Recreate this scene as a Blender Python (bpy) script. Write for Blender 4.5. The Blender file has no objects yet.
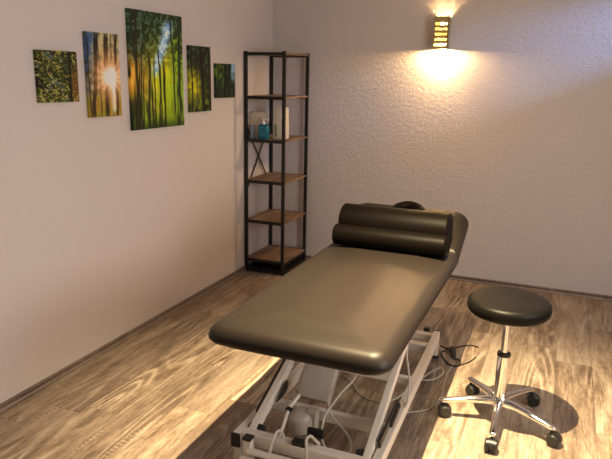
import bpy, bmesh, math, random
import numpy as np
from mathutils import Vector, Matrix

random.seed(4)
SC = bpy.context.scene
COL = SC.collection

# ------------------------------------------------------------------ camera
F, PT, RO, YW, CA, CB, CH = 621.889634, 0.241512, 0.019253, 0.388228, 2.378547, 4.987452, 1.602748
cy_, sy_ = math.cos(YW), math.sin(YW)
fw = Vector((-sy_*math.cos(PT), cy_*math.cos(PT), -math.sin(PT)))
r0 = Vector((cy_, sy_, 0)); u0 = r0.cross(fw)
rv = r0*math.cos(RO) + u0*math.sin(RO)
uv = u0*math.cos(RO) - r0*math.sin(RO)
cd = bpy.data.cameras.new('camera')
cam = bpy.data.objects.new('camera', cd); COL.objects.link(cam)
cd.sensor_width = 36; cd.lens = F*36/612; cd.clip_start = 0.05
M = Matrix((rv, uv, -fw)).transposed().to_4x4()
M.translation = Vector((CA, -CB, CH))
cam.matrix_world = M
SC.camera = cam

# ------------------------------------------------------------------ light
SC.view_settings.view_transform = 'Standard'
SC.view_settings.look = 'None'
SC.view_settings.gamma = 1
SC.view_settings.use_curve_mapping = False
SC.view_settings.exposure = 0.0
w = bpy.data.worlds.new('world'); SC.world = w; w.use_nodes = True
w.node_tree.nodes['Background'].inputs[0].default_value = (0.45, 0.5, 0.75, 1)
w.node_tree.nodes['Background'].inputs[1].default_value = 0.3

def lamp(name, kind, loc, energy, color, target=None, **kw):
    l = bpy.data.lights.new(name, kind); o = bpy.data.objects.new(name, l); COL.objects.link(o)
    o.location = loc; l.energy = energy; l.color = color
    if target is not None:
        o.rotation_euler = (Vector(target) - Vector(loc)).to_track_quat('-Z', 'Y').to_euler()
    for k, v in kw.items(): setattr(l, k, v)
    return o
# ceiling downlight over the foot of the couch
SPOT = (1.88, -2.67, 2.41)
lamp('ceiling_spot_light', 'SPOT', SPOT, 1250, (1.0, 0.765, 0.42), (1.90, -2.60, 0), spot_size=math.radians(85), spot_blend=1.0, shadow_soft_size=0.012)
# the two bulbs of the wall lamp, one shining down and one up
lamp('sconce_light_lower', 'POINT', (1.44, -0.060, 1.836), 108, (1.0, 0.62, 0.27), shadow_soft_size=0.016)
lamp('sconce_light_upper', 'POINT', (1.44, -0.060, 2.005), 20, (1.0, 0.62, 0.27), shadow_soft_size=0.016)
# daylight through the window of the right wall
lamp('right_window_light', 'AREA', (4.34, -3.4, 1.525), 68, (1.0, 0.92, 0.86), (0.0, -3.2, -0.2), shape='RECTANGLE', size=1.5, size_y=1.25)
# unseen spot added to throw the cool daylight streak on the back wall
lamp('daylight_streak_spot', 'SPOT', (4.30, -0.42, 2.42), 300, (0.22, 0.45, 1.0), (2.3, 0.02, 1.84), spot_size=math.radians(20), spot_blend=1.0, shadow_soft_size=0.05)

# ------------------------------------------------------------------ node helper
class NT:
    def __init__(s, name):
        s.m = bpy.data.materials.new(name); s.m.use_nodes = True
        s.t = s.m.node_tree; s.b = s.t.nodes['Principled BSDF']
    def n(s, kind, **kw):
        o = s.t.nodes.new(kind)
        for k, v in kw.items(): setattr(o, k, v)
        return o
    def l(s, a, b): s.t.links.new(a, b)
    def put(s, sock, v):
        if isinstance(v, bpy.types.NodeSocket): s.l(v, sock)
        else: sock.default_value = v
    def math(s, op, a, b=None, c=None, clamp=False):
        o = s.n('ShaderNodeMath', operation=op, use_clamp=clamp); s.put(o.inputs[0], a)
        if b is not None: s.put(o.inputs[1], b)
        if c is not None: s.put(o.inputs[2], c)
        return o.outputs[0]
    def comb(s, x, y, z):
        o = s.n('ShaderNodeCombineXYZ')
        for i, v in enumerate((x, y, z)): s.put(o.inputs[i], v)
        return o.outputs[0]
    def noise(s, vec, scale, detail=2, rough=0.5, dist=0.0):
        o = s.n('ShaderNodeTexNoise'); s.put(o.inputs['Vector'], vec)
        o.inputs['Scale'].default_value = scale; o.inputs['Detail'].default_value = detail
        o.inputs['Roughness'].default_value = rough; o.inputs['Distortion'].default_value = dist
        return o.outputs['Fac']
    def ramp(s, fac, stops):
        o = s.n('ShaderNodeValToRGB'); s.put(o.inputs[0], fac)
        e = o.color_ramp.elements
        while len(e) < len(stops): e.new(0.5)
        for k, (p, c) in enumerate(stops):
            e[k].position = p; e[k].color = (c, c, c, 1) if isinstance(c, (int, float)) else (*c, 1)
        return o.outputs[0]
    def mix(s, fac, a, b, mode='MIX'):
        o = s.n('ShaderNodeMix', data_type='RGBA', blend_type=mode)
        s.put(o.inputs[0], fac)
        for sock, v in ((o.inputs[6], a), (o.inputs[7], b)):
            if isinstance(v, tuple): v = (*v, 1) if len(v) == 3 else v
            s.put(sock, v)
        return o.outputs[2]
    def bump(s, h, strength, dist=0.002):
        o = s.n('ShaderNodeBump'); o.inputs['Strength'].default_value = strength; o.inputs['Distance'].default_value = dist
        s.put(o.inputs['Height'], h); s.l(o.outputs[0], s.b.inputs['Normal'])
    def pos(s):
        o = s.n('ShaderNodeNewGeometry'); return o.outputs['Position']
    def xyz(s, v):
        o = s.n('ShaderNodeSeparateXYZ'); s.l(v, o.inputs[0]); return o.outputs
    def set(s, **kw):
        for k, v in kw.items():
            s.put(s.b.inputs[k.replace('_', ' ')], (*v, 1) if isinstance(v, tuple) and len(v) == 3 else v)
        return s.m

def plain(name, col, rough=0.5, metal=0.0, vary=0.06, nscale=40, bump=0.0, **kw):
    t = NT(name)
    n = t.noise(t.pos(), nscale, 3, 0.6)
    c = t.mix(n, tuple(x*(1-vary) for x in col), tuple(min(1, x*(1+vary)) for x in col))
    t.set(Base_Color=c, Roughness=rough, Metallic=metal, **kw)
    if bump: t.bump(n, bump, 0.001)
    return t.m

# ------------------------------------------------------------------ materials
def mat_wall(name, col, strength, scale):
    t = NT(name); p = t.pos()
    a = t.noise(p, scale, 4, 0.6, 0.3); b = t.noise(p, scale*0.33, 2, 0.5)
    big = t.noise(p, 0.9, 2)
    h = t.math('ADD', a, t.math('MULTIPLY', b, 0.8))
    c = t.mix(big, tuple(x*0.97 for x in col), col)
    t.set(Base_Color=c, Roughness=0.92); t.b.inputs['Specular IOR Level'].default_value = 0.2
    t.bump(h, strength, 0.0075)
    return t.m
M_wall_plaster = mat_wall('rough_plaster', (0.71, 0.655, 0.635), 1.0, 95)
M_wall_smooth = mat_wall('smooth_plaster', (0.72, 0.665, 0.65), 0.10, 40)
M_ceiling = mat_wall('ceiling_paint', (0.78, 0.75, 0.72), 0.1, 40)

def mat_floor(skirting=False):
    t = NT('skirting_pine' if skirting else 'vintage_pine_laminate')
    x, y, z = t.xyz(t.pos())
    W, L = 0.1925, 1.38
    if skirting:
        x, y = t.math('MULTIPLY', t.math('ADD', x, t.math('MULTIPLY', z, 1.0)), 0.25), t.math('ADD', y, x)
    px = t.math('DIVIDE', t.math('SUBTRACT', x, 0.55), W)
    ix = t.math('FLOOR', px); fx = t.math('FRACT', px)
    wn = t.n('ShaderNodeTexWhiteNoise', noise_dimensions='1D'); t.l(t.math('MULTIPLY', ix, 1.37), wn.inputs['W'])
    py = t.math('ADD', t.math('DIVIDE', y, L), wn.outputs['Value'])
    iy = t.math('FLOOR', py); fy = t.math('FRACT', py)
    wn2 = t.n('ShaderNodeTexWhiteNoise', noise_dimensions='2D'); t.l(t.comb(ix, iy, 0), wn2.inputs['Vector'])
    rnd = wn2.outputs['Value']; rx, ry, rz = t.xyz(wn2.outputs['Color'])
    off = t.math('MULTIPLY', rnd, 37.0)
    # cathedral rings: contour lines of a stretched height field
    base = t.noise(t.comb(t.math('MULTIPLY', x, 6.0), t.math('MULTIPLY', y, 0.62), off), 1.0, 0.6, 0.4, 0.0)
    fine = t.noise(t.comb(t.math('MULTIPLY', x, 60.0), t.math('MULTIPLY', y, 9.0), off), 1.0, 3, 0.6)
    ph = t.math('ADD', t.math('MULTIPLY', base, 85.0), t.math('MULTIPLY', fine, 1.3))
    ring = t.math('POWER', t.math('ADD', t.math('MULTIPLY', t.math('SINE', ph), 0.5), 0.5), 2.5)
    ringmask = t.ramp(t.noise(t.comb(t.math('MULTIPLY', x, 4.0), t.math('MULTIPLY', y, 1.3), t.math('ADD', off, 9.0)), 1.0, 1), [(0.54, 0.02), (0.62, 1.0)])
    streak = t.noise(t.comb(t.math('MULTIPLY', x, 120.0), t.math('MULTIPLY', y, 6.0), off), 1.0, 5, 0.7, 0.2)
    blot = t.noise(t.comb(t.math('MULTIPLY', x, 18.0), t.math('MULTIPLY', y, 2.4), t.math('ADD', off, 3.0)), 1.0, 6, 0.68, 0.6)
    wear = t.noise(t.comb(t.math('MULTIPLY', x, 48.0), t.math('MULTIPLY', y, 24.0), off), 1.0, 4, 0.72, 0.8)
    # rough sawn cross marks on a strip of some boards
    saw = t.math('SINE', t.math('ADD', t.math('MULTIPLY', y, 250.0), t.math('MULTIPLY', wear, 7.0)))
    sawm = t.ramp(t.noise(t.comb(t.math('MULTIPLY', x, 15.0), t.math('MULTIPLY', y, 0.9), t.math('ADD', off, 21.0)), 1.0, 1), [(0.66, 0.0), (0.72, 1.0)])
    v = t.math('ADD', t.math('MULTIPLY', t.math('SUBTRACT', streak, 0.5), 0.50), t.math('MULTIPLY', t.math('SUBTRACT', blot, 0.5), 0.95))
    v = t.math('ADD', v, t.math('MULTIPLY', t.math('SUBTRACT', wear, 0.5), 0.36))
    v = t.math('ADD', v, t.math('MULTIPLY', t.math('MULTIPLY', t.math('SUBTRACT', ring, 0.35), ringmask), 0.26))
    v = t.math('ADD', v, t.math('MULTIPLY', t.math('MULTIPLY', saw, sawm), 0.12))
    v = t.math('ADD', v, t.math('MULTIPLY', t.math('SUBTRACT', rx, 0.5), 0.16))
    v = t.math('ADD', v, 0.58)
    col = t.ramp(v, [(0.28, (0.055, 0.036, 0.026)), (0.43, (0.145, 0.10, 0.070)), (0.56, (0.29, 0.215, 0.155)), (0.70, (0.45, 0.365, 0.28)), (0.88, (0.62, 0.54, 0.44))])
    col = t.mix(t.math('MULTIPLY', ry, 0.48), col, (0.215, 0.168, 0.135))
    if not skirting:
        ex = t.math('MINIMUM', fx, t.math('SUBTRACT', 1.0, fx)); ey = t.math('MINIMUM', fy, t.math('SUBTRACT', 1.0, fy))
        s1 = t.math('LESS_THAN', ex, 0.010); s2 = t.math('LESS_THAN', ey, 0.0014)
        seam = t.math('MAXIMUM', s1, s2)
        col = t.mix(t.math('MULTIPLY', seam, 0.42), col, (0.05, 0.032, 0.02))
        t.bump(t.math('SUBTRACT', t.math('MULTIPLY', v, 0.5), seam), 0.30, 0.0012)
    else:
        # dark groove and lighter top lip, by height
        col = t.mix(0.55, col, (0.17, 0.13, 0.12))
        g = t.math('LESS_THAN', t.math('ABSOLUTE', t.math('SUBTRACT', z, 0.010)), 0.0045)
        col = t.mix(t.math('MULTIPLY', g, 0.6), col, (0.52, 0.44, 0.38))
        g = t.math('LESS_THAN', t.math('ABSOLUTE', t.math('SUBTRACT', z, 0.026)), 0.003)
        col = t.mix(t.math('MULTIPLY', g, 0.7), col, (0.05, 0.035, 0.03))
    t.set(Base_Color=col, Roughness=0.5)
    t.b.inputs['Specular IOR Level'].default_value = 0.35
    return t.m
M_floor = mat_floor(); M_skirt = mat_floor(True)

def mat_shelfwood():
    t = NT('rustic_shelf_board'); x, y, z = t.xyz(t.pos())
    off = t.math('MULTIPLY', t.math('FLOOR', t.math('MULTIPLY', z, 3.0)), 5.3)
    s = t.noise(t.comb(t.math('MULTIPLY', x, 50.0), t.math('MULTIPLY', y, 4.0), off), 1.0, 5, 0.65, 0.4)
    b = t.noise(t.comb(t.math('MULTIPLY', x, 9.0), t.math('MULTIPLY', y, 3.0), off), 1.0, 3)
    v = t.math('ADD', t.math('MULTIPLY', s, 0.6), t.math('MULTIPLY', b, 0.5))
    c = t.ramp(v, [(0.38, (0.10, 0.055, 0.03)), (0.55, (0.27, 0.165, 0.10)), (0.75, (0.45, 0.31, 0.21))])
    t.set(Base_Color=c, Roughness=0.55); t.bump(v, 0.2, 0.001)
    return t.m
M_shelf = mat_shelfwood()
M_blackmetal = plain('black_powder_coat', (0.005, 0.005, 0.005), 0.5, 0.0)
def mat_leather(name, col, rough, b, spec):
    t = NT(name); p = t.pos()
    v = t.n('ShaderNodeTexVoronoi'); t.l(p, v.inputs['Vector']); v.inputs['Scale'].default_value = 420
    n = t.noise(p, 3.0, 3)
    r = t.math('ADD', t.math('MULTIPLY', n, 0.10), rough-0.05)
    t.set(Base_Color=col, Roughness=r); t.b.inputs['Specular IOR Level'].default_value = spec
    t.bump(v.outputs['Distance'], b, 0.0006)
    return t.m
M_leather = mat_leather('black_imitation_leather', (0.0165, 0.0126, 0.0110), 0.42, 0.08, 0.20)
M_leather_pillow = mat_leather('black_roll_leather', (0.0035, 0.0026, 0.0019), 0.46, 0.10, 0.06)
M_seat = mat_leather('black_seat_leather', (0.0050, 0.0045, 0.0042), 0.42, 0.12, 0.12)
M_white = plain('cream_white_powder_coat', (0.68, 0.62, 0.54), 0.38)
M_plate = plain('pale_grey_plastic', (0.40, 0.36, 0.30), 0.45)
M_cap = plain('black_plastic', (0.010, 0.010, 0.010), 0.45)
M_cable = plain('white_cable', (0.48, 0.44, 0.38), 0.45)
M_blackcable = plain('black_cable', (0.012, 0.012, 0.012), 0.45)
M_chrome = plain('chrome', (0.86, 0.86, 0.86), 0.09, 1.0, 0.02)
M_collar = plain('black_collar', (0.01, 0.01, 0.01), 0.35)
M_caster = plain('caster_nylon', (0.014, 0.014, 0.014), 0.35)
M_under = plain('dark_underside_board', (0.02, 0.018, 0.016), 0.7)
M_brass = plain('brushed_brass', (0.55, 0.46, 0.22), 0.35, 0.9, 0.1, 120)
def mat_emit(name, col, s):
    t = NT(name); n = t.noise(t.pos(), 30)
    t.set(Base_Color=(1, 1, 1), Roughness=0.4); t.b.inputs['Emission Color'].default_value = (*col, 1)
    t.l(t.math('ADD', t.math('MULTIPLY', n, 0.1*s), s), t.b.inputs['Emission Strength'])
    return t.m
M_bulb = mat_emit('lit_bulb_glass', (1.0, 0.72, 0.34), 28)
M_teal = plain('teal_liquid_plastic', (0.005, 0.15, 0.24), 0.25)
M_whiteplastic = plain('white_plastic', (0.80, 0.80, 0.78), 0.35)
M_carton = plain('white_carton', (0.74, 0.72, 0.66), 0.7)
M_green = plain('green_print', (0.28, 0.38, 0.24), 0.7)
M_paleblue = plain('pale_blue_plastic', (0.20, 0.27, 0.33), 0.4)
M_cream = plain('cream_paper', (0.60, 0.53, 0.46), 0.85)
M_glass = NT('window_glass').set(Base_Color=(1, 1, 1), Roughness=0.0, Transmission_Weight=1.0)

# ------------------------------------------------------------------ mesh helpers
def T(*v): return Matrix.Translation(Vector(v))
def frame(origin, zdir, xhint=(1, 0, 0)):
    z = Vector(zdir).normalized(); x = Vector(xhint); x = (x - z*x.dot(z)).normalized(); y = z.cross(x)
    m = Matrix((x, y, z)).transposed().to_4x4(); m.translation = Vector(origin); return m
class MB:
    def __init__(s): s.bm = bmesh.new()
    def box(s, c, size, rot=None, bevel=0.0, seg=2):
        m = T(*c) @ (rot or Matrix.Identity(4)) @ Matrix.Diagonal((*size, 1))
        r = bmesh.ops.create_cube(s.bm, size=1, matrix=m)
        if bevel:
            es = list({e for v in r['verts'] for e in v.link_edges})
            bmesh.ops.bevel(s.bm, geom=es, offset=bevel, segments=seg, affect='EDGES', profile=0.5)
        return s
    def beam(s, a, b, wd, ht, xhint=(1, 0, 0), bevel=0.003):
        a, b = Vector(a), Vector(b); m = frame((a+b)/2, b-a, xhint); m3 = m.to_3x3().to_4x4()
        return s.box((a+b)/2, (wd, ht, (b-a).length), m3, bevel)
    def lathe(s, prof, m=None, n=40):
        m = m or Matrix.Identity(4); rings = []
        for r, z in prof:
            if r < 1e-6: rings.append([s.bm.verts.new(m @ Vector((0, 0, z)))])
            else: rings.append([s.bm.verts.new(m @ Vector((r*math.cos(2*math.pi*k/n), r*math.sin(2*math.pi*k/n), z))) for k in range(n)])
        for A, B in zip(rings, rings[1:]):
            for k in range(n):
                q = [A[k % len(A)], A[(k+1) % len(A)], B[(k+1) % len(B)], B[k % len(B)]]
                u = []
                for v in q:
                    if v not in u: u.append(v)
                if len(u) > 2:
                    try: s.bm.faces.new(u)
                    except ValueError: pass
        for R in (rings[0], rings[-1]):
            if len(R) > 2:
                try: s.bm.faces.new(R)
                except ValueError: pass
        return s
    def cyl(s, a, b, r, n=32, bev=0.0):
        a, b = Vector(a), Vector(b); L = (b-a).length; m = frame(a, b-a, (1, 0.01, 0.02) if abs((b-a).normalized().x) < 0.9 else (0, 1, 0))
        p = [(0, 0), (r-bev, 0), (r, bev), (r, L-bev), (r-bev, L), (0, L)] if bev else [(0, 0), (r, 0), (r, L), (0, L)]
        return s.lathe(p, m, n)
    def tube(s, pts, r, n=8, sub=8, smooth=True):
        P = [Vector(p) for p in pts]
        if smooth and len(P) > 2:
            Q = []; E = [2*P[0]-P[1]] + P + [2*P[-1]-P[-2]]
            for i in range(1, len(E)-2):
                p0, p1, p2, p3 = E[i-1:i+3]
                for k in range(sub):
                    t = k/sub
                    Q.append(0.5*((2*p1) + (p2-p0)*t + (2*p0-5*p1+4*p2-p3)*t*t + (3*p1-p0-3*p2+p3)*t**3))
            Q.append(P[-1]); P = Q
        up = Vector((0.3, 0.2, 1)); rings = []
        for i, p in enumerate(P):
            d = (P[min(i+1, len(P)-1)] - P[max(i-1, 0)]).normalized()
            x = (up - d*up.dot(d)).normalized(); up = x; y = d.cross(x)
            rings.append([s.bm.verts.new(p + x*r*math.cos(2*math.pi*k/n) + y*r*math.sin(2*math.pi*k/n)) for k in range(n)])
        for A, B in zip(rings, rings[1:]):
            for k in range(n): s.bm.faces.new([A[k], A[(k+1) % n], B[(k+1) % n], B[k]])
        s.bm.faces.new(rings[0]); s.bm.faces.new(rings[-1])
        return s
    def slab(s, m, W, L, H, cr, prof, nc=10):
        """rounded rectangle W x L in plane, loft by prof [(inset, z)]"""
        def ring(ins, z, k=nc):
            hw, hl = W/2-ins, L/2-ins; out = []
            c2 = cr if isinstance(cr, tuple) else (cr, cr)
            for (sx, sy, a0) in ((1, 1, 0), (-1, 1, 90), (-1, -1, 180), (1, -1, 270)):
                r = max(c2[0 if sy > 0 else 1]-ins, 0.004)
                for i in range(k+1):
                    a = math.radians(a0 + 90*i/k)
                    out.append(s.bm.verts.new(m @ Vector((sx*(hw-r)+r*math.cos(a), sy*(hl-r)+r*math.sin(a), z))))
            return out
        R = [ring(i, z) for i, z in prof]; n = len(R[0])
        for A, B in zip(R, R[1:]):
            for k in range(n): s.bm.faces.new([A[k], A[(k+1) % n], B[(k+1) % n], B[k]])
        s.bm.faces.new(R[0]); s.bm.faces.new(R[-1])
        return s
    def build(s, name, mat, parent=None, smooth=False, loc=None):
        bmesh.ops.recalc_face_normals(s.bm, faces=s.bm.faces[:])
        off = Vector(loc) if loc is not None else Vector((0, 0, 0))
        if parent is not None:
            q = parent
            while q is not None: off = off + q.location; q = q.parent
        bmesh.ops.translate(s.bm, verts=s.bm.verts[:], vec=-off)
        me = bpy.data.meshes.new(name); s.bm.to_mesh(me); s.bm.free()
        if smooth:
            for f in me.polygons: f.use_smooth = True
            try: me.set_sharp_from_angle(angle=math.radians(smooth if smooth is not True else 40))
            except Exception: pass
        o = bpy.data.objects.new(name, me); COL.objects.link(o); me.materials.append(mat)
        if loc is not None: o.location = loc
        if parent is not None: o.parent = parent
        return o
def tag(o, label, cat, group=None):
    o['label'] = label; o['category'] = cat
    if group: o['group'] = group
    return o
def thing(name, label, cat, loc, group=None):
    o = bpy.data.objects.new(name, None); COL.objects.link(o); o.location = loc; o.empty_display_size = 0.1
    return tag(o, label, cat, group)
def structure(o): o['kind'] = 'structure'; return o

# ------------------------------------------------------------------ room shell
XR, YB, ZC = 4.4, -6.4, 2.5
structure(MB().box((XR/2, YB/2, -0.05), (XR+0.3, -YB+0.3, 0.1)).build('floor', M_floor))
structure(MB().box((-0.075, YB/2, ZC/2), (0.15, -YB, ZC)).build('wall_left', M_wall_smooth))
structure(MB().box((XR/2, 0.075, ZC/2), (XR+0.3, 0.15, ZC)).build('wall_back', M_wall_plaster))
structure(MB().box((XR/2, YB-0.075, ZC/2), (XR+0.3, 0.15, ZC)).build('wall_rear', M_wall_smooth))
wr = MB()   # right wall with a window opening y -4.2..-2.6, z 0.85..2.2
wr.box((XR+0.075, (YB-4.2)/2, ZC/2), (0.15, 4.2+YB if False else -YB-4.2, ZC))
wr.box((XR+0.075, -1.3, ZC/2), (0.15, 2.6, ZC))
wr.box((XR+0.075, -3.4, 0.425), (0.15, 1.6, 0.85)); wr.box((XR+0.075, -3.4, 2.35), (0.15, 1.6, 0.30))
structure(wr.build('wall_right', M_wall_smooth))
structure(MB().box((XR/2, YB/2, ZC+0.05), (XR+0.3, -YB+0.3, 0.1)).build('ceiling', M_ceiling))
wf = MB()
for y in (-4.17, -3.4, -2.63): wf.box((XR+0.08, y, 1.525), (0.06, 0.06, 1.35), bevel=0.004)
for z in (0.88, 2.17): wf.box((XR+0.08, -3.4, z), (0.06, 1.6, 0.06), bevel=0.004)
win = structure(wf.build('window_1', M_white))
MB().box((XR+0.08, -3.4, 1.525), (0.006, 1.5, 1.25)).build('window_glass', M_glass, win)
def skirting(name, a, b, nrm):
    a, b, nv = Vector(a), Vector(b), Vector(nrm); s = MB(); d = (b-a)
    prof = [(0, 0), (0.014, 0), (0.014, 0.021), (0.009, 0.024), (0.009, 0.027), (0.013, 0.030), (0.012, 0.036), (0.006, 0.039), (0, 0.039)]
    A = [s.bm.verts.new(a + nv*p + Vector((0, 0, z))) for p, z in prof]
    B = [s.bm.verts.new(b + nv*p + Vector((0, 0, z))) for p, z in prof]
    for k in range(len(prof)): s.bm.faces.new([A[k], A[(k+1) % len(prof)], B[(k+1) % len(prof)], B[k]])
    s.bm.faces.new(A); s.bm.faces.new(B)
    return structure(s.build(name, M_skirt))
skirting('baseboard_left', (0, YB, 0), (0, 0, 0), (1, 0, 0))
skirting('baseboard_back', (0.014, 0, 0), (XR, 0, 0), (0, -1, 0))
skirting('baseboard_right', (XR, YB, 0), (XR, -0.014, 0), (-1, 0, 0))

# ------------------------------------------------------------------ treatment couch
XL, XRR = 1.238, 1.937; XM = (XL+XRR)/2; ZT = 0.735; TH = 0.085
YN, YH = -3.19, -1.765
couch = thing('treatment_couch', 'black padded treatment couch on a cream white lifting frame, raised head section', 'treatment couch', (XM, -2.4, 0))
def pad_prof(H, e, crown):
    pr = [(e*0.9, 0)] + [(e*0.5*(1-math.sin(a)), e*0.5*(1-math.cos(a))) for a in [math.radians(x) for x in (10, 35, 60, 90)]]
    pr += [(e*(1-math.cos(a)), H-e+e*math.sin(a)) for a in [math.radians(x) for x in (0, 12, 25, 38, 50, 62, 74, 84)]]
    for i, f in ((e*1.3, 0.25), (e*2, 0.5), (e*3, 0.72), (0.17, 0.92), (0.27, 1.0)): pr.append((i, H+crown*f))
    return pr
bed = MB().slab(T(XM, (YN+YH)/2, ZT-TH), XRR-XL, YH-YN, TH, (0.022, 0.075), pad_prof(TH-0.012, 0.054, 0.012)).build('padded_bed_section', M_leather, couch, smooth=60)
TILT = math.radians(22)
HL = 0.42
hm = T(XM, YH-0.014, ZT-TH+0.004) @ Matrix.Rotation(TILT, 4, 'X') @ T(0, HL/2, 0)
head = MB().slab(hm, XRR-XL-0.004, HL, TH, (0.10, 0.022), pad_prof(TH-0.008, 0.046, 0.008)).build('padded_head_section', M_leather, couch, smooth=60)
MB().slab(T(XM, (YN+YH)/2, ZT-TH-0.018), XRR-XL-0.10, YH-YN-0.10, 0.018, 0.05, [(0, 0), (0, 0.018)]).build('bed_board', M_under, couch)
MB().slab(hm @ T(0, 0, -0.018), XRR-XL-0.05, HL-0.05, 0.018, 0.08, [(0, 0), (0, 0.018)]).build('head_board', M_under, couch)
MB().box((XM, YH+0.004, ZT-TH+0.026), (XRR-XL-0.06, 0.05, 0.030), bevel=0.004).build('hinge_gap_filler', M_seat, couch)  # dark filler added to stop bright light showing in the hinge gap
# upper frame
fz = ZT-TH-0.018-0.02
for x in (XM-0.25, XM+0.25): MB().beam((x, -2.98, fz), (x, -1.83, fz), 0.04, 0.04).build('upper_rail', M_white, couch)
for y in (-2.96, -2.4, -1.85): MB().beam((XM-0.23, y, fz-0.002), (XM+0.23, y, fz-0.002), 0.036, 0.036, (0, 1, 0)).build('upper_crossbar', M_white, couch)
MB().beam((XM+0.16, -1.86, fz-0.02), (XM+0.16, -1.66, fz+0.055), 0.02, 0.02).build('head_strut', M_white, couch)
MB().beam((XM-0.16, -1.86, fz-0.02), (XM-0.16, -1.66, fz+0.055), 0.02, 0.02).build('head_strut', M_white, couch)
# base frame
BX0, BX1 = 1.250, 1.838; BZ0, BZ1 = 0.098, 0.155; BYN, BYF = -2.958, -1.51; BM = (BZ0+BZ1)/2
for x in (BX0, BX1):
    xf = x if x < 1.5 else x-0.030
    r_ = MB().beam((x, BYN+0.004, BM), (xf, BYF-0.004, BM), 0.036, BZ1-BZ0).build('base_rail', M_white, couch)
    for y, s_ in ((BYN, 1), (BYF, -1)):
        MB().box((x if s_ > 0 else xf, y, BM), (0.040, 0.012, BZ1-BZ0+0.004), bevel=0.002).build('end_cap', M_cap, r_)
cbn = MB().beam((BX0+0.018, -2.920, BM+0.006), (BX1-0.018, -2.920, BM+0.006), 0.05, 0.05, (0, 1, 0)).build('base_crossbar', M_white, couch)
MB().cyl((BX0+0.07, -2.985, BM-0.015), (BX1-0.018, -2.985, BM-0.015), 0.014).build('tilt_rod', M_white, couch, smooth=True)
MB().beam((BX0+0.05, -3.015, BM-0.045), (BX1-0.018, -3.015, BM-0.045), 0.03, 0.025, (0, 1, 0)).build('base_crossbar', M_white, couch)
MB().beam((BX0+0.018, -2.625, BM+0.002), (BX1-0.018, -2.625, BM+0.002), 0.03, 0.052, (0, 1, 0)).build('base_crossbar', M_white, couch)
MB().beam((BX0+0.018, -1.72, BM), (BX1-0.018, -1.72, BM), 0.05, 0.05, (0, 1, 0)).build('base_crossbar', M_white, couch)
MB().beam((BX0+0.018, -2.14, BM), (BX1-0.018, -2.14, BM), 0.03, 0.04, (0, 1, 0)).build('base_crossbar', M_white, couch)
fb = MB().beam((XM-0.35, -1.535, BM-0.01), (BX1-0.045, -1.535, BM-0.01), 0.045, 0.045, (0, 1, 0)).build('base_crossbar', M_white, couch)
MB().box((BX1-0.100, -1.465, 0.135), (0.034, 0.034, 0.026), bevel=0.002).build('end_cap', M_cap, fb)
for x in (BX0, BX1):
    for y in (BYN+0.022, BYF-0.03):
        x_ = x-0.028 if (x > 1.5 and y > -2) else x
        l_ = MB().box((x_, y, 0.056), (0.028, 0.028, 0.085), bevel=0.002).build('foot_post', M_white, couch)
        MB().lathe([(0, 0), (0.024, 0), (0.024, 0.006), (0.012, 0.014), (0, 0.014)], T(x_, y, 0)).build('foot_pad', M_cap, l_, smooth=True)
for x in (BX0+0.068, BX1-0.052):     # upright stub posts with top caps beside the near rail ends
    if x < 1.5:
        l_ = MB().box((x, -2.975, 0.085), (0.034, 0.034, 0.150), bevel=0.002).build('upright_post', M_white, couch)
        MB().box((x, -2.975, 0.164), (0.038, 0.038, 0.012), bevel=0.002).build('end_cap', M_cap, l_)
        MB().lathe([(0, 0), (0.02, 0), (0.02, 0.006), (0.01, 0.011), (0, 0.011)], T(x, -2.975, 0)).build('foot_pad', M_cap, l_, smooth=True)
# lifting arms
for x in (1.295, 1.797):
    a_ = MB().beam((x, -2.905, 0.132), (x if x < 1.5 else x-0.028, -1.70, 0.605), 0.030, 0.045).build('lifting_arm', M_white, couch)
    MB().beam((x, -2.923, 0.1245), (x, -2.906, 0.1318), 0.034, 0.049).build('end_cap', M_cap, a_)
    MB().cyl((x-0.02, -2.865, 0.150), (x+0.045 if x < 1.5 else x-0.045, -2.865, 0.140), 0.019, 20, 0.002).build('pivot_knob', M_cap, a_, smooth=True)
for x in (1.345,):
    MB().beam((x, -2.52, 0.150), (x, -1.95, 0.56), 0.026, 0.036).build('linkage_arm', M_white, couch)
MB().beam((1.272, -2.81, 0.185), (1.272, -2.50, 0.310), 0.008, 0.018).build('locking_strip', M_cap, couch)
b_ = MB(); pts = [(-2.725, 0.198), (-2.63, 0.243), (-2.605, 0.250), (-2.610, 0.212), (-2.67, 0.192)]
A = [b_.bm.verts.new(Vector((1.322, y, z))) for y, z in pts]; B = [b_.bm.verts.new(Vector((1.330, y, z))) for y, z in pts]
for k in range(5): b_.bm.faces.new([A[k], A[(k+1) % 5], B[(k+1) % 5], B[k]])
b_.bm.faces.new(A); b_.bm.faces.new(B)
b_.build('locking_plate', M_cap, couch)
MB().beam((1.826, -2.82, 0.175), (1.826, -2.54, 0.215), 0.014, 0.040, bevel=0.006).beam((1.832, -2.68, 0.185), (1.832, -2.54, 0.210), 0.026, 0.030, bevel=0.008).build('foot_lever', M_cap, couch, smooth=True)
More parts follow.
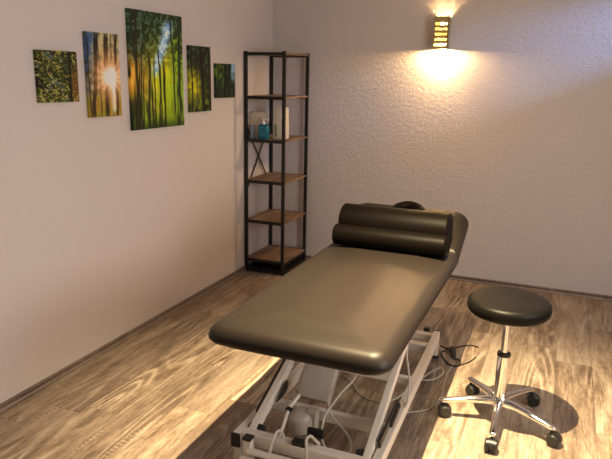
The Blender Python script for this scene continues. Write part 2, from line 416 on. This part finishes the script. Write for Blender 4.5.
# actuator: housing box, motor, tube
aA, aB = Vector((1.455, -2.60, 0.175)), Vector((1.47, -2.28, 0.56))
MB().beam(aA, aB, 0.150, 0.055, bevel=0.006).build('actuator_housing', M_plate, couch, smooth=True)
mo = MB().lathe([(0, 0), (0.048, 0), (0.060, 0.010), (0.060, 0.065), (0.055, 0.080), (0.040, 0.092), (0, 0.096)], frame((1.440, -2.69, 0.075), (-0.1, -0.1, 1)), 28).build('actuator_motor', M_plate, couch, smooth=50)
MB().box((1.487, -2.685, 0.13), (0.045, 0.05, 0.10), bevel=0.006).build('motor_bracket', M_plate, couch)
MB().cyl((1.378, -2.712, 0.158), (1.392, -2.86, 0.075), 0.008, 14).cyl((1.374, -2.685, 0.165), (1.405, -2.55, 0.215), 0.008, 14).build('actuator_rod', M_white, couch, smooth=True)
MB().box((1.378, -2.70, 0.156), (0.028, 0.02, 0.028), bevel=0.003).build('bracket_cap', M_cap, couch)
MB().box((1.560, -2.838, 0.170), (0.070, 0.020, 0.035), bevel=0.003).build('motor_mount', M_cap, couch)
MB().box((1.525, -2.925, 0.162), (0.060, 0.035, 0.030), bevel=0.004).build('motor_mount', M_cap, couch)
# cables that belong to the couch
def cable(name, pts, r, mat): return MB().tube(pts, r).build(name, mat, couch, smooth=True)
cable('power_cable', [(1.60, -2.40, 0.60), (1.62, -2.44, 0.45), (1.622, -2.5, 0.292), (1.596, -2.62, 0.256), (1.568, -2.7, 0.212), (1.559, -2.74, 0.18), (1.565, -2.78, 0.118), (1.608, -2.82, 0.093), (1.677, -2.86, 0.115)], 0.0048, M_cable)
cable('power_cable', [(1.53, -2.63, 0.21), (1.554, -2.66, 0.188), (1.579, -2.68, 0.161), (1.651, -2.72, 0.132), (1.69, -2.76, 0.113), (1.699, -2.8, 0.097), (1.693, -2.86, 0.112)], 0.005, M_cable)
cable('power_cable', [(1.446, -2.9, 0.150), (1.440, -2.915, 0.190), (1.427, -2.93, 0.194), (1.421, -2.96, 0.168), (1.419, -2.985, 0.125)], 0.006, M_cable)
cable('power_cable', [(1.599, -2.9, 0.165), (1.592, -2.93, 0.200), (1.581, -2.95, 0.225), (1.576, -2.98, 0.225), (1.582, -2.99, 0.180), (1.589, -3.01, 0.095)], 0.006, M_cable)
cable('power_cable', [(1.79, -2.15, 0.55), (1.788, -2.2, 0.42), (1.793, -2.25, 0.317), (1.816, -2.3, 0.269), (1.838, -2.36, 0.228), (1.848, -2.42, 0.168), (1.845, -2.46, 0.157)], 0.0048, M_cable)
cable('mains_cable', [(1.40, -2.0, 0.006), (1.471, -2.064, 0.006), (1.542, -2.16, 0.006), (1.64, -2.196, 0.006), (1.719, -2.141, 0.006), (1.77, -1.98, 0.006), (1.82, -1.787, 0.006), (1.868, -1.685, 0.006), (1.895, -1.74, 0.006), (1.868, -1.83, 0.006), (1.795, -1.876, 0.006), (1.74, -1.84, 0.006)], 0.0045, M_cable)
cable('foot_switch_cable', [(1.926, -1.63, 0.005), (1.917, -1.743, 0.005), (1.926, -1.879, 0.005), (1.932, -2.028, 0.005), (1.90, -2.16, 0.005), (1.80, -2.25, 0.005)], 0.003, M_cable)

# ------------------------------------------------------------------ bolsters and face ring
def bolster(name, label, x0, x1, y, z, r, e):
    L = x1-x0; m = frame((x0, y, z), (1, 0, 0), (0, 1, 0))
    c = [(e*(1-math.cos(a)), r-e+e*math.sin(a)) for a in [math.radians(k) for k in (0, 20, 40, 60, 80, 90)]]
    pr = [(0, -0.002), (r*0.6, -0.001)] + [(q, zz) for zz, q in c] + [(q, L-zz) for zz, q in reversed(c)] + [(r*0.6, L+0.001), (0, L+0.002)]
    o = MB().lathe(pr, m, 56).build(name, M_leather_pillow, None, smooth=50, loc=(XM, y, z))
    return tag(o, label, 'bolster')
bolster('bolster', 'thinner black roll bolster lying in front of the thicker one', 1.302, 1.896, -1.948, ZT+0.0555, 0.055, 0.012)
bolster('bolster', 'thicker black roll bolster leaning on the raised head section, behind the thin roll', 1.298, 1.884, -1.803, 0.8335, 0.096, 0.014)
rn = MB(); rm = hm @ T(0.012, 0.045, TH+0.002)
R_, q_ = 0.080, 0.027; N1, N2 = 48, 16; vs = []
for i in range(N1):
    a = 2*math.pi*i/N1
    vs.append([rn.bm.verts.new(rm @ Vector(((R_+q_*math.cos(b))*math.cos(a), (R_+q_*math.cos(b))*math.sin(a)*1.12, q_*math.sin(b)+q_))) for b in [2*math.pi*j/N2 for j in range(N2)]])
for i in range(N1):
    for j in range(N2): rn.bm.faces.new([vs[i][j], vs[(i+1) % N1][j], vs[(i+1) % N1][(j+1) % N2], vs[i][(j+1) % N2]])
tag(rn.build('face_ring_cushion', M_leather_pillow, None, smooth=True, loc=tuple(rm @ Vector((0, 0, 0)))), 'round black ring cushion on the head section, peeking over the rolls', 'cushion')

# ------------------------------------------------------------------ stool
SX, SY = 2.227, -2.122; ST = 0.628
stool = thing('rolling_stool', 'round black rolling stool with chrome column and five-star base', 'stool', (SX, SY, 0))
ro = 0.188
pr = [(0, ST-0.072), (ro-0.03, ST-0.072), (ro-0.012, ST-0.067), (ro-0.003, ST-0.056), (ro, ST-0.036), (ro-0.001, ST-0.020), (ro-0.007, ST-0.010), (ro-0.018, ST-0.003), (ro-0.03, ST-0.001), (ro-0.05, ST+0.001), (0.08, ST+0.004), (0, ST+0.005)]
MB().lathe(pr, T(SX, SY, 0), 72).build('seat', M_seat, stool, smooth=60)
MB().lathe([(0, ST-0.088), (0.055, ST-0.086), (0.06, ST-0.072), (0, ST-0.072)], T(SX, SY, 0)).build('seat_plate', M_collar, stool)
MB().cyl((SX, SY, 0.30), (SX, SY, ST-0.087), 0.0170, 32).build('piston', M_chrome, stool, smooth=True)
MB().cyl((SX, SY, 0.095), (SX, SY, 0.345), 0.0290, 40, 0.002).build('column', M_chrome, stool, smooth=True)
MB().lathe([(0.0171, 0.345), (0.0305, 0.342), (0.0315, 0.347), (0.0305, 0.358), (0.0171, 0.363)], T(SX, SY, 0)).build('collar', M_collar, stool, smooth=True)
MB().lathe([(0, 0.080), (0.030, 0.082), (0.038, 0.090), (0.038, 0.120), (0.034, 0.130), (0.0291, 0.136), (0, 0.136)], T(SX, SY, 0)).build('base_hub', M_chrome, stool, smooth=50)
BR = 0.266
def caster_parts(c, d, heading):
    c = Vector(c); root = MB().cyl((c.x, c.y, 0.046), (c.x, c.y, 0.078), 0.0065, 14).build('caster', M_caster, stool, smooth=True, loc=None)
    h = Vector((math.cos(heading), math.sin(heading), 0)); ax = Vector((-h.y, h.x, 0)); wc = c + h*0.014 + Vector((0, 0, 0.030))
    for sgn in (-1, 1):
        p = wc + ax*sgn*0.006; q = wc + ax*sgn*0.028
        MB().cyl(p, q, 0.030, 30, 0.006).build('caster_wheel', M_caster, root, smooth=True)
    k = MB(); mm = frame(wc - ax*0.013, ax, (0, 0, 1))
    arc = [math.radians(a) for a in range(-75, 76, 15)]
    I = []; 
    for zz in (0.0, 0.026):
        I.append([k.bm.verts.new(mm @ Vector((0.0335*math.cos(a), 0.0335*math.sin(a), zz))) for a in arc] + [k.bm.verts.new(mm @ Vector((0.0306*math.cos(a), 0.0306*math.sin(a), zz))) for a in reversed(arc)])
    n = len(I[0])
    for i in range(n): k.bm.faces.new([I[0][i], I[0][(i+1) % n], I[1][(i+1) % n], I[1][i]])
    for S in I:
        for i in range(len(arc)-1): k.bm.faces.new([S[i], S[i+1], S[n-2-i], S[n-1-i]])
    k.build('caster_hood', M_caster, root, smooth=50)
heads = [20, 270, 340, 10, 330]
for i, deg in enumerate((194, 270, 336, 59, 127)):
    a = math.radians(deg); d = Vector((math.cos(a), math.sin(a), 0)); c = Vector((SX, SY, 0)) + d*BR
    k = MB(); sec = []
    for f, z, wd, ht in ((0.02, 0.106, 0.021, 0.020), (0.07, 0.108, 0.0200, 0.018), (0.15, 0.101, 0.0165, 0.0145), (0.22, 0.091, 0.0145, 0.012), (BR-0.004, 0.085, 0.0165, 0.011), (BR+0.010, 0.084, 0.0135, 0.010), (BR+0.018, 0.083, 0.006, 0.006)):
        p = Vector((SX, SY, z)) + d*f; s2 = Vector((-d.y, d.x, 0)); u2 = Vector((0, 0, 1))
        sec.append([k.bm.verts.new(p + s2*wd*math.copysign(abs(math.cos(t))**0.7, math.cos(t)) + u2*ht*math.copysign(abs(math.sin(t))**0.7, math.sin(t))) for t in [2*math.pi*j/16 for j in range(16)]])
    for A, B in zip(sec, sec[1:]):
        for j in range(16): k.bm.faces.new([A[j], A[(j+1) % 16], B[(j+1) % 16], B[j]])
    k.bm.faces.new(sec[0]); k.bm.faces.new(sec[-1])
    k.build('base_arm', M_chrome, stool, smooth=60)
    caster_parts(c, d, math.radians(heads[i]))

# ------------------------------------------------------------------ shelf unit
SHX0, SHX1, SHY0, SHY1, SHZ = 0.006, 0.360, -0.535, -0.045, 1.785
shelf = thing('shelf_unit', 'tall narrow open shelf unit with black metal frame and brown wood boards in the corner', 'shelf', ((SHX0+SHX1)/2, (SHY0+SHY1)/2, 0))
P_ = 0.024
for x in (SHX0+P_/2, SHX1-P_/2):
    for y in (SHY0+P_/2, SHY1-P_/2):
        MB().box((x, y, SHZ/2), (P_, P_, SHZ), bevel=0.0015).build('frame_post', M_blackmetal, shelf)
levels = [1.777, 1.445, 1.108, 0.776, 0.444, 0.112]
for z in levels:
    for y in (SHY0+P_/2, SHY1-P_/2):
        MB().box(((SHX0+SHX1)/2, y, z-0.012), (SHX1-SHX0-2*P_, 0.018, 0.024), bevel=0.001).build('cross_rail', M_blackmetal, shelf)
    MB().box(((SHX0+SHX1)/2, (SHY0+SHY1)/2, z-0.0065), (SHX1-SHX0-0.004, SHY1-SHY0-2*P_, 0.014), bevel=0.001).build('shelf_board', M_shelf, shelf)
for y in (SHY0+P_/2, SHY1-P_/2):
    MB().box(((SHX0+SHX1)/2, y, 0.014), (SHX1-SHX0-2*P_, 0.02, 0.024), bevel=0.001).build('cross_rail', M_blackmetal, shelf)
for x in (SHX0+P_/2, SHX1-P_/2):
    MB().box((x, (SHY0+SHY1)/2, 0.014), (0.02, SHY1-SHY0-2*P_, 0.024), bevel=0.001).build('cross_rail', M_blackmetal, shelf)
    MB().box((x, (SHY0+SHY1)/2, 0.084), (0.02, SHY1-SHY0-2*P_, 0.028), bevel=0.001).build('cross_rail', M_blackmetal, shelf)
MB().box(((SHX0+SHX1)/2, (SHY0+SHY1)/2, 0.030), (SHX1-SHX0-2*P_, SHY1-SHY0-2*P_, 0.012)).build('under_shelf_shade', M_blackmetal, shelf)  # black sheet standing in for the shade under the lowest board
br = MB(); xb = SHX0+0.014
br.beam((xb, SHY0+0.012, 1.21), (xb, SHY1-0.012, 0.645), 0.005, 0.012, bevel=0)
br.build('cross_brace', M_blackmetal, shelf)
MB().beam((xb-0.006, SHY0+0.012, 0.665), (xb-0.006, SHY1-0.012, 1.235), 0.005, 0.012, bevel=0).build('cross_brace', M_blackmetal, shelf)

# things on the shelf
sz = 1.1092
def at(x, y): return (x, y, sz)
BXc, BYc = 0.155, -0.482
bt = thing('pump_bottle', 'teal blue bottle with white pump cap on the third shelf from the top', 'bottle', at(BXc, BYc))
MB().slab(T(BXc, BYc, sz), 0.090, 0.050, 0.12, 0.018, [(0.004, 0), (0, 0.005), (0, 0.100), (0.006, 0.110), (0.018, 0.117), (0.024, 0.118)]).build('bottle_body', M_teal, bt, smooth=40)
MB().lathe([(0, 0.117), (0.013, 0.117), (0.013, 0.132), (0.006, 0.136), (0.006, 0.150), (0.011, 0.152), (0.011, 0.160), (0, 0.162)], T(BXc, BYc, sz), 20).box((BXc+0.015, BYc, sz+0.156), (0.032, 0.010, 0.009), bevel=0.002).build('pump', M_whiteplastic, bt, smooth=40)
tag(MB().slab(T(0.050, -0.482, sz), 0.024, 0.036, 0.11, 0.008, [(0.002, 0), (0, 0.003), (0, 0.095), (0.006, 0.108)]).build('small_bottle', M_paleblue, None, smooth=40, loc=at(0.050, -0.482)), 'small pale blue bottle beside the left front shelf post', 'bottle')
tag(MB().box((0.092, -0.425, sz+0.105), (0.115, 0.050, 0.21), bevel=0.001).build('card_box', M_cream, None, loc=at(0.092, -0.425)), 'pale cream tall box standing behind the teal bottle', 'box')
lb = thing('carton', 'white carton with green print, lower of the two stacked on the shelf', 'box', at(0.272, -0.42))
MB().box((0.264, -0.39, sz+0.068), (0.102, 0.09, 0.135), bevel=0.0015).build('carton_body', M_carton, lb)
MB().box((0.238, -0.4354, sz+0.068), (0.020, 0.0008, 0.09)).build('printed_panel', M_green, lb)
tag(MB().box((0.268, -0.39, sz+0.1365+0.057), (0.092, 0.08, 0.113), bevel=0.0015).build('carton', M_carton, None, loc=(0.276, -0.39, sz+0.136)), 'plain white carton, upper of the two stacked on the shelf', 'box')

# ------------------------------------------------------------------ wall lamp
LX, LZ0, LZ1, LW, LD = 1.440, 1.820, 2.055, 0.108, 0.100
lampo = thing('wall_lamp', 'small square brass wall lamp with slotted front, lit, on the back wall', 'wall lamp', (LX, 0, (LZ0+LZ1)/2))
sh = MB(); zm = (LZ0+LZ1)/2; H = LZ1-LZ0; th = 0.004
sh.box((LX, -th/2, zm), (LW, th, H))
for s in (-1, 1):
    sh.box((LX+s*(LW/2-th/2), -LD/2, zm), (th, LD, H))
    sh.box((LX+s*(LW/2-0.005), -LD+th/2, zm), (0.010, th, H))
slots = [LZ1-0.052-0.0375*k for k in range(5)]; hs = 0.0085
zt = LZ1
for z in slots + [None]:
    zb = (z+hs) if z is not None else LZ0
    sh.box((LX, -LD+th/2, (zt+zb)/2), (LW-0.018, th, zt-zb))
    if z is not None: zt = z-hs
sh.build('lamp_housing', M_brass, lampo)
for bz, up in ((1.842, 1), (2.014, -1)):
    bm_ = T(LX, -0.060, bz) @ Matrix.Diagonal((1, 1, up, 1))
    MB().lathe([(0, -0.018), (0.008, -0.016), (0.013, -0.006), (0.014, 0.006), (0.012, 0.016), (0.007, 0.022), (0, 0.022)], bm_, 24).build('bulb', M_bulb, lampo, smooth=True)
    MB().lathe([(0, 0.022), (0.008, 0.022), (0.010, 0.026), (0.010, 0.040), (0, 0.040)], bm_, 20).box((LX, -0.032, bz+up*0.034), (0.010, 0.056, 0.008)).build('bulb_socket', M_cap, lampo)

# ------------------------------------------------------------------ plug with cord on the floor
cp = thing('hand_switch', 'black hand switch with looped black cord lying on the floor by the couch', 'switch', (1.905, -1.47, 0))
MB().lathe([(0, 0), (0.012, 0.002), (0.019, 0.012), (0.020, 0.035), (0.016, 0.06), (0.011, 0.085), (0.010, 0.11), (0.007, 0.125), (0, 0.128)], frame((1.885, -1.415, 0.021), (0.32, -0.93, -0.05)), 20).build('switch_body', M_cap, cp, smooth=True)
MB().tube([(1.885, -1.41, 0.015), (1.85, -1.40, 0.006), (1.812, -1.372, 0.005)], 0.004).tube([(1.89, -1.40, 0.012), (1.93, -1.33, 0.005), (1.985, -1.29, 0.005), (2.03, -1.30, 0.005)], 0.004).build('cord', M_blackcable, cp, smooth=True)
MB().tube([(1.924, -1.535, 0.012), (1.955, -1.535, 0.006), (1.965, -1.60, 0.005), (1.92, -1.62, 0.005), (1.87, -1.56, 0.005), (1.835, -1.47, 0.005), (1.85, -1.44, 0.005)], 0.0055).tube([(1.965, -1.60, 0.005), (2.01, -1.53, 0.005), (2.035, -1.45, 0.005)], 0.003).build('cord', M_blackcable, cp, smooth=True)

# ------------------------------------------------------------------ canvas prints on the left wall
rng = np.random.RandomState(11)
def vnoise(u, v, fu, fv, seed, oct=1):
    out = np.zeros_like(u); amp = 1; tot = 0
    for o in range(oct):
        r = np.random.RandomState(seed+o*17); G = r.rand(100, 100)
        a = (u*fu*(2**o)) % 95; b = (v*fv*(2**o)) % 95
        i = np.floor(a).astype(int); j = np.floor(b).astype(int); fa = a-i; fb = b-j
        fa = fa*fa*(3-2*fa); fb = fb*fb*(3-2*fb)
        out += amp*((G[i, j]*(1-fa)+G[i+1, j]*fa)*(1-fb)+(G[i, j+1]*(1-fa)+G[i+1, j+1]*fa)*fb); tot += amp; amp *= 0.55
    return out/tot
def C(r, g, b): return np.array([r, g, b])/255.0
def mixc(img, col, m):
    m = np.clip(m, 0, 1)[..., None]; return img*(1-m) + (col if getattr(col, 'ndim', 1) == 3 else col[None, None, :])*m
def sm(a, b, x):
    t = np.clip((x-a)/(b-a), 0, 1); return t*t*(3-2*t)
def trunk(img, u, v, x0, x1, wd, col, wob=0.01, seed=1, v0=0, v1=1):
    cx = x0+(x1-x0)*v + (vnoise(v, v*0, 6, 1, seed)-0.5)*wob*2
    m = 1-sm(wd*0.5, wd*0.5+0.012, np.abs(u-cx)); m = m*sm(v0-0.08, v0+0.08, v)*(1-sm(v1-0.08, v1+0.08, v))
    return mixc(img, col, m*0.92)
def p_leaf(u, v):
    n = vnoise(u+v*0.4, v-u*0.4, 16, 30, 3, 3); n2 = vnoise(u+v*0.5, v-u*0.5, 20, 44, 9, 2)
    img = np.ones(u.shape+(3,))*C(22, 30, 20)
    img = mixc(img, C(62, 92, 110), sm(0.50, 0.68, vnoise(u, v, 5, 7, 21, 2))*0.75*(1-sm(0.6, 0.8, u)))
    img = mixc(img, C(78, 92, 30), sm(0.48, 0.64, n)*0.85); img = mixc(img, C(200, 186, 96), sm(0.60, 0.74, n2)*0.85)
    img = mixc(img, C(120, 82, 30), sm(0.80, 0.86, u)*sm(0.2, 0.5, v)*0.75)
    img = trunk(img, u, v, 0.80, 0.78, 0.05, C(20, 20, 14), 0.01, 5)
    return mixc(img, C(175, 165, 90), sm(0.66, 0.75, vnoise(u, v, 17, 15, 31, 2))*sm(0.5, 0.9, v)*0.7)
def p_sun(u, v):
    n = vnoise(u, v, 8, 14, 41, 3)
    img = np.ones(u.shape+(3,))*C(188, 176, 132)
    img = mixc(img, C(46, 78, 128), sm(0.42, 0.12, u*0.9+v*0.35)*0.95); img = mixc(img, C(34, 50, 40), sm(0.48, 0.66, n)*0.65*(1-sm(0.25, 0.6, u)*0.4))
    img = mixc(img, C(170, 165, 120), sm(0.55, 0.7, vnoise(u, v, 12, 20, 45, 2))*0.5)
    img = mixc(img, C(150, 118, 30), sm(0.62, 0.86, v)*0.8); img = mixc(img, C(120, 132, 34), sm(0.5, 0.7, vnoise(u, v, 10, 14, 52, 2))*sm(0.6, 0.8, v)*0.8)
    for x0, x1, w_, s in ((0.30, 0.12, 0.10, 1), (0.02, 0.06, 0.03, 2), (0.60, 0.55, 0.12, 3), (0.90, 0.86, 0.075, 4), (0.74, 0.72, 0.02, 6), (0.36, 0.34, 0.02, 7)):
        img = trunk(img, u, v, x0, x1, w_, C(32, 26, 20), 0.02, s)
    du, dv = (u-0.68)*0.5, (v-0.52); r = np.sqrt(du*du+dv*dv); a = np.arctan2(dv, du)
    ray = 0.5+0.5*np.cos(a*14+0.5)
    img = mixc(img, C(214, 120, 40), np.exp(-(r/0.24)**2)*0.7); img = mixc(img, C(252, 205, 160), np.exp(-(r/0.21)**2)*(0.35+0.7*ray))
    return mixc(img, C(255, 246, 240), np.exp(-(r/0.105)**2)*1.5 + np.exp(-(np.abs(u-0.76)/0.07)**2)*sm(0.35, 0.55, v)*0.75*(1-sm(0.9, 1, v)))
def p_big(u, v):
    n = vnoise(u, v, 24, 40, 61, 3)
    img = np.ones(u.shape+(3,))*C(20, 34, 16)
    img = mixc(img, C(78, 104, 84), sm(0.45, 0.66, n)*(1-sm(0.5, 0.7, v))*0.8)
    yel = np.exp(-(((u-0.58)/0.30)**2+((v-0.60)/0.27)**2)); img = mixc(img, C(214, 200, 20), yel*(0.7+0.9*n))
    img = mixc(img, C(128, 160, 26), sm(0.35, 0.7, v)*sm(0.32, 0.6, vnoise(u, v, 22, 5, 65, 2))*0.8)
    img = mixc(img, C(120, 165, 26), sm(0.62, 0.86, u)*sm(0.50, 0.15, np.abs(v-0.48))*sm(0.3, 0.6, n)*0.85)
    cx = 0.74-0.42*sm(0.0, 0.62, v)*0.75; sky = np.exp(-((u-cx)/(0.075*(1.0-v*0.7)+0.02))**2)*(1-sm(0.45, 0.6, v))*sm(0.02, 0.12, v)
    img = mixc(img, C(110, 160, 222), sky*(0.7+0.7*n)); img = mixc(img, C(235, 240, 248), sky*sm(0.45, 0.65, n)*0.7)
    og = np.exp(-((u/0.24)**2+((v-0.56)/0.16)**2)); img = mixc(img, C(232, 150, 48), og*0.95)
    d = (v-0.5)-(u*0.36); img = mixc(img, C(190, 160, 60), np.exp(-(d/0.05)**2)*(1-sm(0.2, 0.75, u))*0.6)
    d = (v-0.58)-(u*0.55); img = mixc(img, C(200, 180, 80), np.exp(-(d/0.03)**2)*(1-sm(0.2, 0.85, u))*0.5)
    for k in range(17):
        r = np.random.RandomState(100+k); x = r.rand(); x1 = x+(0.5-x)*-0.1
        img = trunk(img, u, v, x, x1, 0.006+0.012*r.rand(), C(20, 28, 10), 0.012, 120+k, 0.30+0.35*r.rand(), 1.1)
    img = trunk(img, u, v, 0.36, 0.30, 0.03, C(28, 26, 18), 0.012, 3, 0.35, 1.1); img = trunk(img, u, v, 0.12, 0.10, 0.03, C(38, 32, 12), 0.01, 8, -1, 1.1)
    for x0, x1, w_, s in ((0.02, 0.20, 0.03, 4), (0.28, 0.06, 0.012, 5), (0.92, 0.93, 0.05, 6), (0.78, 0.80, 0.02, 7)): img = trunk(img, u, v, x0, x1, w_, C(26, 36, 28), 0.02, s, -1, 0.45 if x0 < 0.5 else 0.9)
    return mixc(img, C(20, 30, 10), sm(0.90, 1.0, v)*0.6)
def p_dark(u, v):
    n = vnoise(u, v, 9, 18, 71, 3)
    img = np.ones(u.shape+(3,))*C(18, 28, 20)
    img = mixc(img, C(58, 76, 52), sm(0.48, 0.68, n)*(1-sm(0.5, 0.8, v))*0.8)
    img = mixc(img, C(206, 196, 26), np.exp(-(((u-0.14)/0.34)**2+((v-0.62)/0.24)**2))*(0.4+1.1*n)); img = mixc(img, C(104, 122, 26), sm(0.55, 0.8, v)*sm(0.42, 0.62, vnoise(u, v, 12, 16, 77, 2))*0.85)
    img = mixc(img, C(120, 140, 150), sm(0.86, 1, u)*sm(0.4, 0.1, v)*n)
    for x0, x1, w_, s in ((0.50, 0.64, 0.13, 1), (0.90, 0.96, 0.09, 2), (0.08, 0.12, 0.05, 3), (0.30, 0.34, 0.03, 4)): img = trunk(img, u, v, x0, x1, w_, C(14, 16, 11), 0.015, s)
    return img
def p_small(u, v):
    n = vnoise(u, v, 9, 11, 81, 3)
    img = np.ones(u.shape+(3,))*C(16, 30, 22)
    img = mixc(img, C(82, 112, 34), sm(0.4, 0.62, n)*(1-sm(0.35, 0.6, u))*(1-sm(0.5, 0.8, v)))
    img = mixc(img, C(46, 78, 54), sm(0.5, 0.66, vnoise(u, v, 14, 16, 85, 2))*0.7)
    img = mixc(img, C(130, 165, 200), sm(0.74, 0.84, u)*(1-sm(0.35, 0.6, v))*(0.4+n))
    for x0, x1, w_, s in ((0.48, 0.44, 0.12, 1), (0.66, 0.70, 0.06, 2), (0.12, 0.10, 0.05, 3)): img = trunk(img, u, v, x0, x1, w_, C(10, 15, 11), 0.02, s)
    return img
def mat_print():
    t = NT('forest_canvas_print'); a = t.n('ShaderNodeVertexColor'); a.layer_name = 'Print'
    t.set(Base_Color=a.outputs['Color'], Roughness=0.6); t.b.inputs['Specular IOR Level'].default_value = 0.25
    return t.m
M_print = mat_print()
def print_panel(y0, y1, z0, z1, fn, label, nu, nv, gain=1.0):
    g = 0.006; x1 = 0.022; x0 = 0.003
    u = np.linspace(0, 1, nu+1); v = np.linspace(0, 1, nv+1); U, V = np.meshgrid(u, v)
    img = np.clip(fn(U, V)*gain, 0, 1); lin = np.where(img <= 0.04045, img/12.92, ((img+0.055)/1.055)**2.4)
    cy, cz = (y0+y1)/2, (z0+z1)/2
    verts = []; cols = []
    for j in range(nv+1):
        for i in range(nu+1):
            verts.append((x1, y0+(y1-y0)*u[i]-cy, z1-(z1-z0)*v[j]-cz)); cols.append(lin[j, i])
    idx = lambda i, j: j*(nu+1)+i
    faces = [(idx(i, j+1), idx(i+1, j+1), idx(i+1, j), idx(i, j)) for j in range(nv) for i in range(nu)]
    per = [idx(i, 0) for i in range(nu)] + [idx(nu, j) for j in range(nv)] + [idx(i, nv) for i in range(nu, 0, -1)] + [idx(0, j) for j in range(nv, 0, -1)]
    b0 = len(verts)
    for p in per: verts.append((x0, verts[p][1], verts[p][2])); cols.append(cols[p])
    n = len(per)
    for k in range(n): faces.append((per[k], per[(k+1) % n], b0+(k+1) % n, b0+k))
    faces.append(tuple(b0+k for k in range(n)))
    me = bpy.data.meshes.new('canvas_print'); me.from_pydata(verts, [], faces); me.update()
    ca = me.color_attributes.new('Print', 'FLOAT_COLOR', 'POINT')
    ca.data.foreach_set('color', np.array([(c[0], c[1], c[2], 1.0) for c in cols], dtype=np.float32).ravel())
    me.materials.append(M_print)
    o = bpy.data.objects.new('canvas_print', me); COL.objects.link(o); o.location = (0, cy, cz)
    return tag(o, label, 'picture')
print_panel(-2.648, -2.380, 1.453, 1.702, p_leaf, 'small square canvas print of sunlit yellow-green leaves, leftmost on the wall', 90, 90, 1.1)
print_panel(-2.306, -2.045, 1.365, 1.809, p_sun, 'narrow upright canvas print of a white sunburst between tree trunks', 70, 110, 1.15)
print_panel(-1.950, -1.409, 1.272, 1.959, p_big, 'largest canvas print, tall forest with blue sky streak and yellow foliage', 120, 160, 1.3)
print_panel(-1.330, -1.058, 1.351, 1.788, p_dark, 'narrow upright canvas print of dark trunks, right of the largest one', 60, 100, 1.25)
print_panel(-0.984, -0.707, 1.437, 1.681, p_small, 'small dark green square canvas print nearest the shelf', 60, 50, 1.15)
